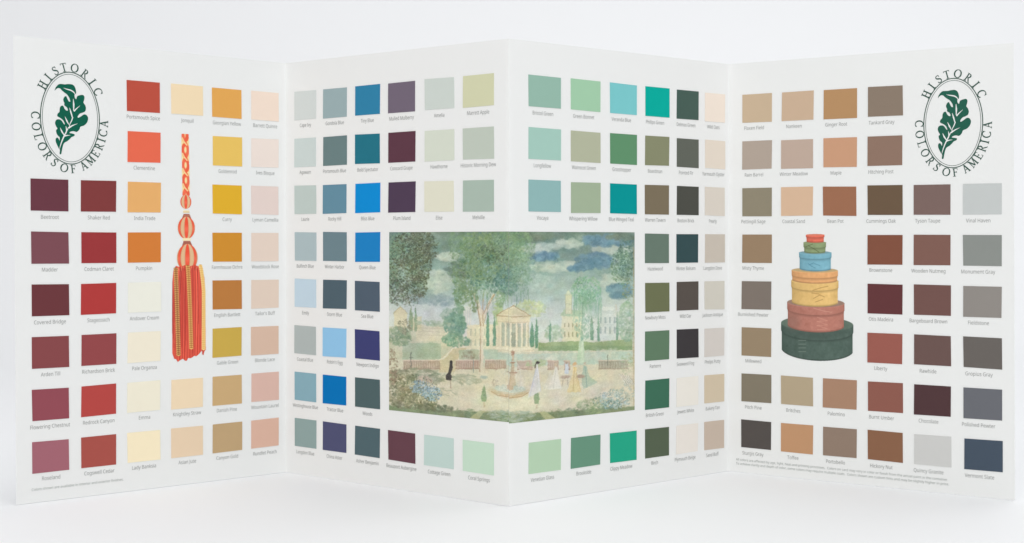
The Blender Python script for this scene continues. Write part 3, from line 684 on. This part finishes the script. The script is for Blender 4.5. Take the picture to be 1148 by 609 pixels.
    D(190, 102, 485, 28, 20, [(142, 166, 174), (164, 184, 190), (116, 138, 148)], size=(1.5, 4), op=.8); D(190, 142, 505, 30, 22, [(144, 170, 184), (170, 190, 196), (120, 142, 156)], size=(1.5, 4), op=.8); D(40, 78, 475, 14, 9, [(206, 200, 164), (196, 180, 140)], size=(2, 3.5))
    D(260, 640, 535, 60, 18, [(158, 170, 128), (176, 182, 142), (134, 154, 112)], size=(2, 5), op=.55)
    D(330, 700, 522, 44, 32, [(150, 182, 176), (176, 200, 196), (124, 158, 146), (100, 128, 112)], size=(1.5, 4.5), asp=2.4, op=.75)
    D(110, 740, 500, 22, 40, [(150, 176, 178), (134, 160, 150), (174, 166, 132)], size=(2, 4.5), asp=2.2)
    D(80, 738, 415, 20, 34, [(166, 178, 132), (188, 188, 150)], size=(2, 4.5), op=.6)
    for i in range(5): L([(714 + i * 7, 444 + i * 2), (736 + i * 6, 478)], 2, (222, 220, 206)); L([(717 + i * 7, 444 + i * 2), (739 + i * 6, 478)], 1.2, (134, 126, 104), .8)
    # loose brushwork: edges wander, then short strokes pick up the colour they start from
    wx = noise(h, w_, 70, 90) * .8 + noise(h, w_, 160, 200) * .5; wy = noise(h, w_, 70, 90) * .7 + noise(h, w_, 160, 200) * .5
    yi = np.clip(np.arange(h)[:, None] + wy, 0, h - 1).astype(int); xi = np.clip(np.arange(w_)[None, :] + wx, 0, w_ - 1).astype(int)
    c.img = c.img[yi, xi]
    for _ in range(9000):
        x = rng.uniform(0, w_ - 1); y = rng.uniform(0, h - 1)
        col = c.img[int(y), int(x)] + rng.normal(0, 6) + rng.normal(0, 3, 3)
        z = rng.uniform(1.5, 4.2); th = rng.normal(0, .5) if rng.random() < .5 else rng.uniform(0, 3.1)
        x += rng.normal(0, 3) + 16; y += rng.normal(0, 2.5) + 14
        sl = c.win(x - z * 1.5, x + z * 1.5, y - z * 1.5, y + z * 1.5)
        A, B_ = c.X[sl] - x, c.Y[sl] - y
        if A.size == 0: continue
        ca, sa = math.cos(th), math.sin(th)
        c.mix(np.clip((1.2 - np.sqrt(((A * ca + B_ * sa) / z) ** 2 + ((-A * sa + B_ * ca) * 2.4 / z) ** 2)) / .6, 0, 1) * .3, col, sl)
    hz = np.exp(-((Y - 285) / 60.) ** 2) * np.clip((X - 470) / 60, 0, 1) * .30 + np.exp(-((Y - 300) / 50.) ** 2) * np.clip((250 - X) / 60, 0, 1) * .2
    c.mix(hz, (206, 212, 198))
    c.mix(np.clip((Y - 425) / 20, 0, 1) * np.clip((545 - Y) / 20, 0, 1) * np.clip((X - 170) / 80, 0, 1) * .30, (224, 214, 178))
    # last accents over the loose paint: edges of the buildings, figures and stems
    for x in (350, 366, 382, 400, 416, 431): L([(x + 3, 289), (x + 3, 361)], 3.4, (232, 222, 190), .7); L([(x + 8, 292), (x + 8, 360)], 1.6, (150, 156, 130), .6)
    L([(341, 268), (393, 237), (446, 268), (341, 269)], 1.6, (176, 152, 112), .7); L([(345, 287), (442, 287)], 1.2, (186, 164, 124), .8); L([(332, 366), (456, 366)], 1.3, (236, 226, 200), .8)
    for x in (548, 560, 572, 584): L([(x + 2, 291), (x + 2, 301)], 2.4, (150, 142, 110), .6); L([(x + 2, 318), (x + 2, 331)], 2.4, (150, 142, 110), .6)
    for x in (656, 670, 684, 698): L([(x + 3, 273), (x + 3, 290)], 3, (150, 164, 160), .6); L([(x + 3, 302), (x + 3, 321)], 3, (150, 164, 160), .6)
    L([(553, 262), (553, 206)], 1.2, (170, 160, 124), .7); L([(571, 262), (571, 206)], 1.2, (170, 160, 124), .7)
    for x in np.arange(62, 164, 7): L([(x, 408), (x, 428)], 1.2, (136, 112, 92), .55)
    for x in list(np.arange(218, 284, 7)) + list(np.arange(308, 370, 7)) + list(np.arange(656, 740, 8)): L([(x, 408), (x, 428)], 1.2, (140, 112, 94), .5)
    L([(58, 403), (166, 403)], 1.6, (216, 200, 174), .8); L([(214, 403), (286, 403)], 1.6, (216, 200, 174), .8); L([(305, 403), (372, 403)], 1.6, (216, 200, 174), .8); L([(652, 403), (742, 403)], 1.6, (206, 196, 172), .8)
    Po([(197, 412), (205, 411), (204, 430), (199, 446), (202, 464), (185, 463), (192, 440)], (74, 66, 66), .8); L([(199, 466), (200, 490)], 1.8, (176, 150, 128)); E(201, 408, 3.5, 3.5, (62, 54, 52))
    L([(467, 414), (474, 494)], 2, (226, 224, 222), .7); L([(462, 430), (444, 512)], 1.6, (184, 184, 190), .7); E(467, 409, 4, 3.5, (76, 70, 66))
    Po([(524, 422), (530, 450), (540, 488), (498, 492), (510, 462)], (226, 220, 202), .75); Po([(507, 432), (514, 452), (520, 486), (484, 490), (496, 462)], (214, 208, 188), .6); E(506, 428, 3.5, 4, (186, 160, 132)); Po([(553, 414), (560, 414), (563, 442), (549, 442)], (196, 202, 206), .8); E(556, 411, 3.5, 3.5, (170, 150, 130))
    L([(580, 424), (576, 498)], 1.5, (196, 160, 104), .7); L([(586, 440), (598, 498)], 1.5, (200, 168, 112), .6); L([(524, 424), (516, 488)], 1.5, (190, 184, 164), .7); L([(612, 424), (618, 486)], 1.8, (130, 158, 146), .7)
    L([(290, 300), (280, 235), (266, 200)], 1.4, (150, 112, 84), .6); L([(299, 300), (316, 240), (336, 204)], 1.4, (150, 112, 84), .6); L([(289, 440), (291, 330)], 1.4, (164, 130, 98), .6)
    L([(325, 500), (345, 512), (382, 517), (420, 512), (440, 500)], 2, (178, 138, 100), .8); L([(325, 492), (345, 500), (382, 504), (420, 500), (440, 492)], 1.6, (214, 186, 144), .8); L([(380, 480), (386, 440), (389, 400)], 1.3, (160, 124, 96), .7); L([(376, 440), (405, 440)], 2, (164, 126, 98), .7); L([(384, 410), (398, 410)], 1.8, (160, 124, 96), .7)
    D(700, 75, 120, 62, 95, [(72, 70, 62), (84, 84, 70), (156, 168, 142)], size=(1, 2.6), op=.6); D(420, 320, 110, 116, 92, [(84, 106, 90), (98, 118, 94), (168, 182, 150), (140, 158, 120)], size=(1, 3), op=.4); D(260, 325, 150, 130, 70, [(132, 158, 134), (150, 170, 148)], size=(2, 5), op=.3); D(160, 230, 120, 40, 80, [(120, 142, 112), (150, 166, 144)], size=(1.5, 4), op=.4)
    D(220, 722, 118, 32, 55, [(80, 104, 96), (172, 190, 176)], size=(1, 2.6), op=.6); D(160, 612, 190, 42, 42, [(98, 142, 116), (170, 200, 166)], size=(1, 2.6), op=.5)
    D(420, 90, 495, 76, 50, [(96, 94, 72), (166, 158, 122), (106, 120, 90)], size=(1, 2.8), op=.6); D(220, 690, 525, 56, 28, [(92, 120, 104), (200, 216, 210), (120, 150, 150)], size=(1, 3), asp=2.6, op=.6); D(120, 125, 492, 44, 24, [(190, 206, 212), (104, 130, 148)], size=(1, 2.6), op=.7)
    # cool and warm patches of the aged canvas
    c.img += noise(h, w_, 9, 12)[..., None] * np.array([3, 4, 0.]) + noise(h, w_, 24, 30)[..., None] * 4
    c.img = (c.img * 2 + np.roll(c.img, 1, 0) + np.roll(c.img, -1, 0) + np.roll(c.img, 1, 1) + np.roll(c.img, -1, 1)) / 6
    # grain of the canvas and printing
    g = rng.normal(0, 1, (h, w_)); g = (g + np.roll(g, 1, 0) + np.roll(g, 1, 1) + np.roll(g, (1, 1), (0, 1))) / 2
    c.img += (g * 4.0 + noise(h, w_, 120, 150) * 2.5)[..., None]
    c.img[..., 0] += noise(h, w_, 30, 40) * 2.5; c.img[..., 2] += noise(h, w_, 30, 40) * 2.5
    # softer contrast and saturation, slight tint, greener towards the top
    m_ = np.array([176, 182, 166.]); c.img = m_ + (c.img - m_) * .98 + np.array([-1, 2, 2.])
    g_ = c.img.mean(-1, keepdims=True); c.img = g_ + (c.img - g_) * .84
    c.img += (np.clip((260 - Y) / 60, 0, 1)[..., None] * np.array([-3., 4, -4]))
    c.img = np.clip(c.img, 60, 236)
    return c
gc = garden()
NF = 364
qmap = lambda a, b, kq: (lambda q: a + (b - a) * (q + kq * q * (1 - q)))
raster("garden_picture", 1, qmap(.4981, 1.0, .115), lambda q: .5880 + (.1802 - .5880) * q, gc.img[:, :NF + 1], label="left half of the garden picture with big tree and fountain")
raster("garden_picture", 2, qmap(0.0, .5370, -.085), lambda q: .5878 + (.1775 - .5878) * q, gc.img[:, NF:], label="right half of the garden picture with white house and strollers")

def tassel():
    SC = 3.4
    x0, y0 = 190., 145.
    c = Canvas(int(45 * SC) + 1, int(265 * SC) + 1, SC, SC, x0, y0)
    # rope
    ys = np.arange(151, 219, .3)
    def cx(y): return 206.6 + (y - 151) * .012
    for y in ys: c.ell(cx(y), y, 4.0 + .4 * abs(math.sin((y - 151) / 17 * math.pi)), .7, (250, 220, 160), .95)
    for y in ys: c.ell(cx(y) + 3.6 * math.cos((y - 151) / 17 * math.pi), y, .7, .7, (206, 150, 96), .5)
    for (ph, col) in ((0.0, (238, 108, 78)), (math.pi, (232, 96, 68))):
        for y in ys:
            t = (y - 160) / 34.0 * 2 * math.pi + ph
            if ph == 0.0 or abs(math.sin(t)) > .3 or int((y - 151) / 17) % 2: 
                c.ell(cx(y) + 2.5 * math.sin(t), y, 1.95, .8, col, .6)
    for i in range(4):
        yc = 168.2 + i * 17
        if yc < 214: c.ell(cx(yc), yc - 8.5 + 8.5, 1.35, 3.4, (250, 224, 166), .9, .3)
        c.line([(cx(yc) - 3.4, yc - 13), (cx(yc) - 1.2, yc - 8.5), (cx(yc) + 1.6, yc - 5.5)], 1.5, (250, 218, 156), .9)
    def gem(cxx, cy, rx, ry, nb, bands=True):
        sl = c.win(cxx - rx - 1, cxx + rx + 1, cy - ry - 1, cy + ry + 1)
        X, Y = c.X[sl], c.Y[sl]
        vy = np.clip((Y - cy) / ry, -1, 1); hw = rx * np.sqrt(1 - vy ** 2) + .01
        a = np.clip((X - cxx) / hw, -1, 1); lon = np.arcsin(a)
        m = np.clip((hw - np.abs(X - cxx)) * SC / 1.5, 0, 1) * (np.abs((Y - cy) / ry) < 1)
        s_ = np.cos(lon * nb)
        red = np.array([236, 84, 60.]); tan = np.array([222, 184, 142.])
        k_ = np.clip(s_ * 2.5 + .35, 0, 1)[..., None]
        col = red * k_ + tan * (1 - k_)
        hl = np.exp(-((vy - .1) / .28) ** 2)[..., None] * k_ * .28
        col = col * (1 - hl) + np.array([255, 170, 140.]) * hl
        edge = (np.abs(a) ** 4)[..., None] * .25
        col = col * (1 - edge) + np.array([186, 130, 98.]) * edge
        line = np.exp(-((np.abs(s_) - .25) / .12) ** 2)[..., None] * .35
        col = col * (1 - line) + np.array([166, 120, 86.]) * line
        c.mix(m, col, sl)
    gem(207.1, 226.2, 6.4, 8.0, 5.5)
    c.rect(204.2, 235.6, 211, 238.6, (244, 228, 186)); c.line([(204.2, 237.6), (211, 237.6)], .8, (208, 178, 130))
    c.poly([(204.6, 239.6), (211, 239.6), (213.4, 245.2), (202.4, 245.2)], (168, 100, 82)); c.line([(204, 241.8), (212, 241.8)], .7, (196, 132, 104))
    gem(207.7, 255.4, 10.0, 12.6, 6.6)
    c.rect(203.6, 266.8, 212.6, 270, (244, 226, 182)); c.poly([(204.4, 270), (212, 270), (214.6, 275.6), (202.6, 275.6)], (166, 98, 82))
    gem(208.8, 289.0, 12.0, 15.6, 7.0)
    # skirt
    pts = [(193.2, 303), (196, 297.8), (201, 299.2), (206, 297), (212, 298.5), (217, 296.8), (222, 299), (226, 304), (228.5, 312), (229.6, 350), (230.2, 394)]
    low = [(229.6, 394), (228.4, 396), (227.4, 400), (226, 399), (225.6, 394.5), (222.5, 398), (219.5, 400.5), (217, 400), (213, 402.5), (210, 402), (208.5, 405), (206.5, 405), (204, 402.5), (200, 404.5), (198.5, 406), (196.5, 402.5), (194.5, 402), (192.4, 396), (192, 350), (192.2, 315)]
    fn = rng.normal(0, 1, 40)
    def shade(X, Y):
        s1 = np.sin(X * 3.1 + .8 * np.sin(Y * .05) + np.sin(X * .9) * 1.5); s2 = np.sin(X * 7.3 + Y * .03)
        base = np.array([218, 86, 68.]) + (s1 * 20 + s2 * 9)[..., None] * np.array([1, .9, .8])
        dk = np.clip(-s1 * np.sin(X * 1.7 + 1) - .3, 0, 1)[..., None]
        return base * (1 - dk * .8) + np.array([140, 46, 48.]) * dk * .8
    c.poly(pts + low, None, shade=shade, soft=.6)
    for i in range(46):
        x = rng.uniform(193.5, 228.5); y1 = rng.uniform(360, 399); ph = rng.uniform(0, 6)
        xt = 211 + (x - 211) * .86
        c.line([(xt + (x - xt) * min(1, q * 3) + .35 * math.sin(ph + q * 7), 301 + (y1 - 301) * q) for q in np.linspace(0, 1, 9)], .6, [(168, 56, 50), (242, 122, 96), (190, 66, 56), (150, 50, 48)][i % 4], .55)
    for i in range(16):
        x = rng.uniform(195, 226); c.line([(x, 299), (x + rng.uniform(-2, 2), 303)], .7, [(150, 56, 46), (246, 170, 120)][i % 2], .6)
    def cord(f, y0_, y1_, wd, a, b, op=1.):
        for i, y in enumerate(np.arange(y0_, y1_, 2.1)):
            x = f(y)
            c.ell(x, y, wd, 1.5, b, op, .3)
            c.line([(x - wd * .85, y - .2), (x, y + .9), (x + wd * .85, y + .1)], 1.0, a, op)
    cord(lambda y: 195.6 + 3.6 * ((y - 300) / 97.) ** .8 if y > 300 else 195.6, 301, 398, 2.3, (232, 184, 112), (150, 92, 58))
    cord(lambda y: 209.0 + 4.6 * ((y - 298) / 97.) ** .7 if y > 298 else 209, 298.5, 392, 2.2, (240, 194, 116), (176, 112, 64))
    cord(lambda y: 223.0 + 4.6 * min(1, (y - 297) / 30.) ** .6 if y > 297 else 223, 298, 394, 2.2, (252, 222, 150), (226, 176, 100))
    c.img += rng.normal(0, 2, c.img.shape[:2])[..., None]
    raster("tassel_picture", 0, qmap(.5371, .6903, .02), lambda q: .8261 + (.2788 - .8261) * q, c.img, c.al, label="orange and gold tassel printed on its rope")
tassel()

def boxes():
    SC = 3.6
    c = Canvas(int(86 * SC) + 1, int(148 * SC) + 1, SC, SC, 874., 260.)
    n = noise(c.h, c.w, 40, 26) * .6 + noise(c.h, c.w, 90, 60) * .4
    def ob(x0, x1, top, bot, lid, col, e, rim=None):
        cx = (x0 + x1) / 2; rx = (x1 - x0) / 2; col = np.array(col, float)
        X, Y = c.X, c.Y
        a = np.clip((X - cx) / rx, -1, 1); bow = e * np.sqrt(1 - a ** 2)
        ax = np.clip((rx - np.abs(X - cx)) * SC / 1.3 + .5, 0, 1)
        # printed picture of a round box: side darker towards the left rim as in the print
        tone = 1 + .05 * np.sin(a * 1.3 + .4) - .10 * np.abs(a) ** 5
        et = e * .62
        body = ax * np.clip((bot - e + bow - Y) * SC / 1.3 + .5, 0, 1) * (Y > top + et)
        inx = np.clip((rx - .8 - np.abs(X - cx)) * SC / 1.3 + .5, 0, 1)
        body = np.where(Y > lid + bow, body * inx, body)
        c.mix(body, np.clip(col * tone[..., None] + (n * 5)[..., None], 0, 255))
        # top of the lid
        ty = top + et
        tm = np.clip((1 - np.sqrt(((X - cx) / rx) ** 2 + ((Y - ty) / et) ** 2)) * et * SC / 1.2 + .5, 0, 1)
        tc = np.array(rim if rim is not None else col * .86, float)
        c.mix(tm, tc + (n * 4)[..., None]); 
        for (yy, cc, wd, op) in ((ty, col * 1.08, .7, .5), (lid, col * .66, .8, .5), (lid + 1.2, col * .85, .9, .5)):
            m = np.exp(-((Y - (yy + bow * (.85 if yy != ty else .62))) / wd) ** 2) * (np.abs(a) < .985) * op
            c.mix(m * (np.abs(X - cx) < rx), np.clip(cc, 0, 255))
        c.mix(np.exp(-((Y - (bot - e + bow - .6)) / .8) ** 2) * (np.abs(X - cx) < rx - 1) * .45, col * .6)
    def marks(pts, col, wd=.8, op=.7): c.line(pts, wd, col, op)
    ob(876.2, 957.3, 355.2, 405, 371, (80, 98, 90), 13.5, (96, 114, 102))
    for i in range(4): marks([(897, 383 + i * 4.2), (905, 382.6 + i * 4.2)], (128, 142, 130))
    c.ell(916, 372, 33, 8.5, (70, 82, 76), .4, .3)
    ob(883.4, 948, 334.5, 373, 347.2, (178, 120, 106), 8.5, (150, 124, 110))
    c.ell(891, 362, 7, 8, (134, 108, 98), .35, .6)
    for i in range(3): marks([(918, 356 + i * 4.6), (929, 359.5 + i * 4.6), (918, 361 + i * 4.6)], (204, 148, 132))
    marks([(914, 346), (926, 349), (934, 350)], (208, 156, 140)); 
    ob(888.2, 941.6, 311.5, 344.2, 322, (220, 183, 118), 5.8, (206, 176, 118))
    for p in ([(913, 326), (922, 323), (930, 321)], [(914, 335), (921, 331), (926, 333)], [(916, 339), (924, 336)], [(912, 329), (920, 330)]): marks(p, (166, 126, 74))
    ob(888.6, 941.0, 300.5, 318.4, 309, (222, 166, 114), 4.6, (186, 162, 120))
    ob(897.2, 934, 281.5, 304.6, 288.4, (122, 172, 188), 3.4, (122, 158, 168))
    for p in ([(908, 296), (912, 299), (916, 301)], [(915, 296), (921, 298)], [(909, 297.5), (914, 295)]): marks(p, (84, 132, 152))
    ob(902.4, 928, 270.8, 284.6, 277, (136, 152, 112), 2.2, (134, 146, 108))
    for p in ([(908, 276), (914, 279), (920, 283)], [(905, 277), (913, 274)]): marks(p, (84, 96, 64))
    ob(905.1, 926.2, 262.6, 272.4, 265.6, (222, 112, 92), 1.7, (214, 130, 106))
    raster("stacked_boxes_picture", 3, qmap(.1961, .4758, -.03), lambda q: .5900 + (.2779 - .5900) * q, c.img, c.al, label="printed picture of seven oval boxes stacked from dark green up to red")
boxes()
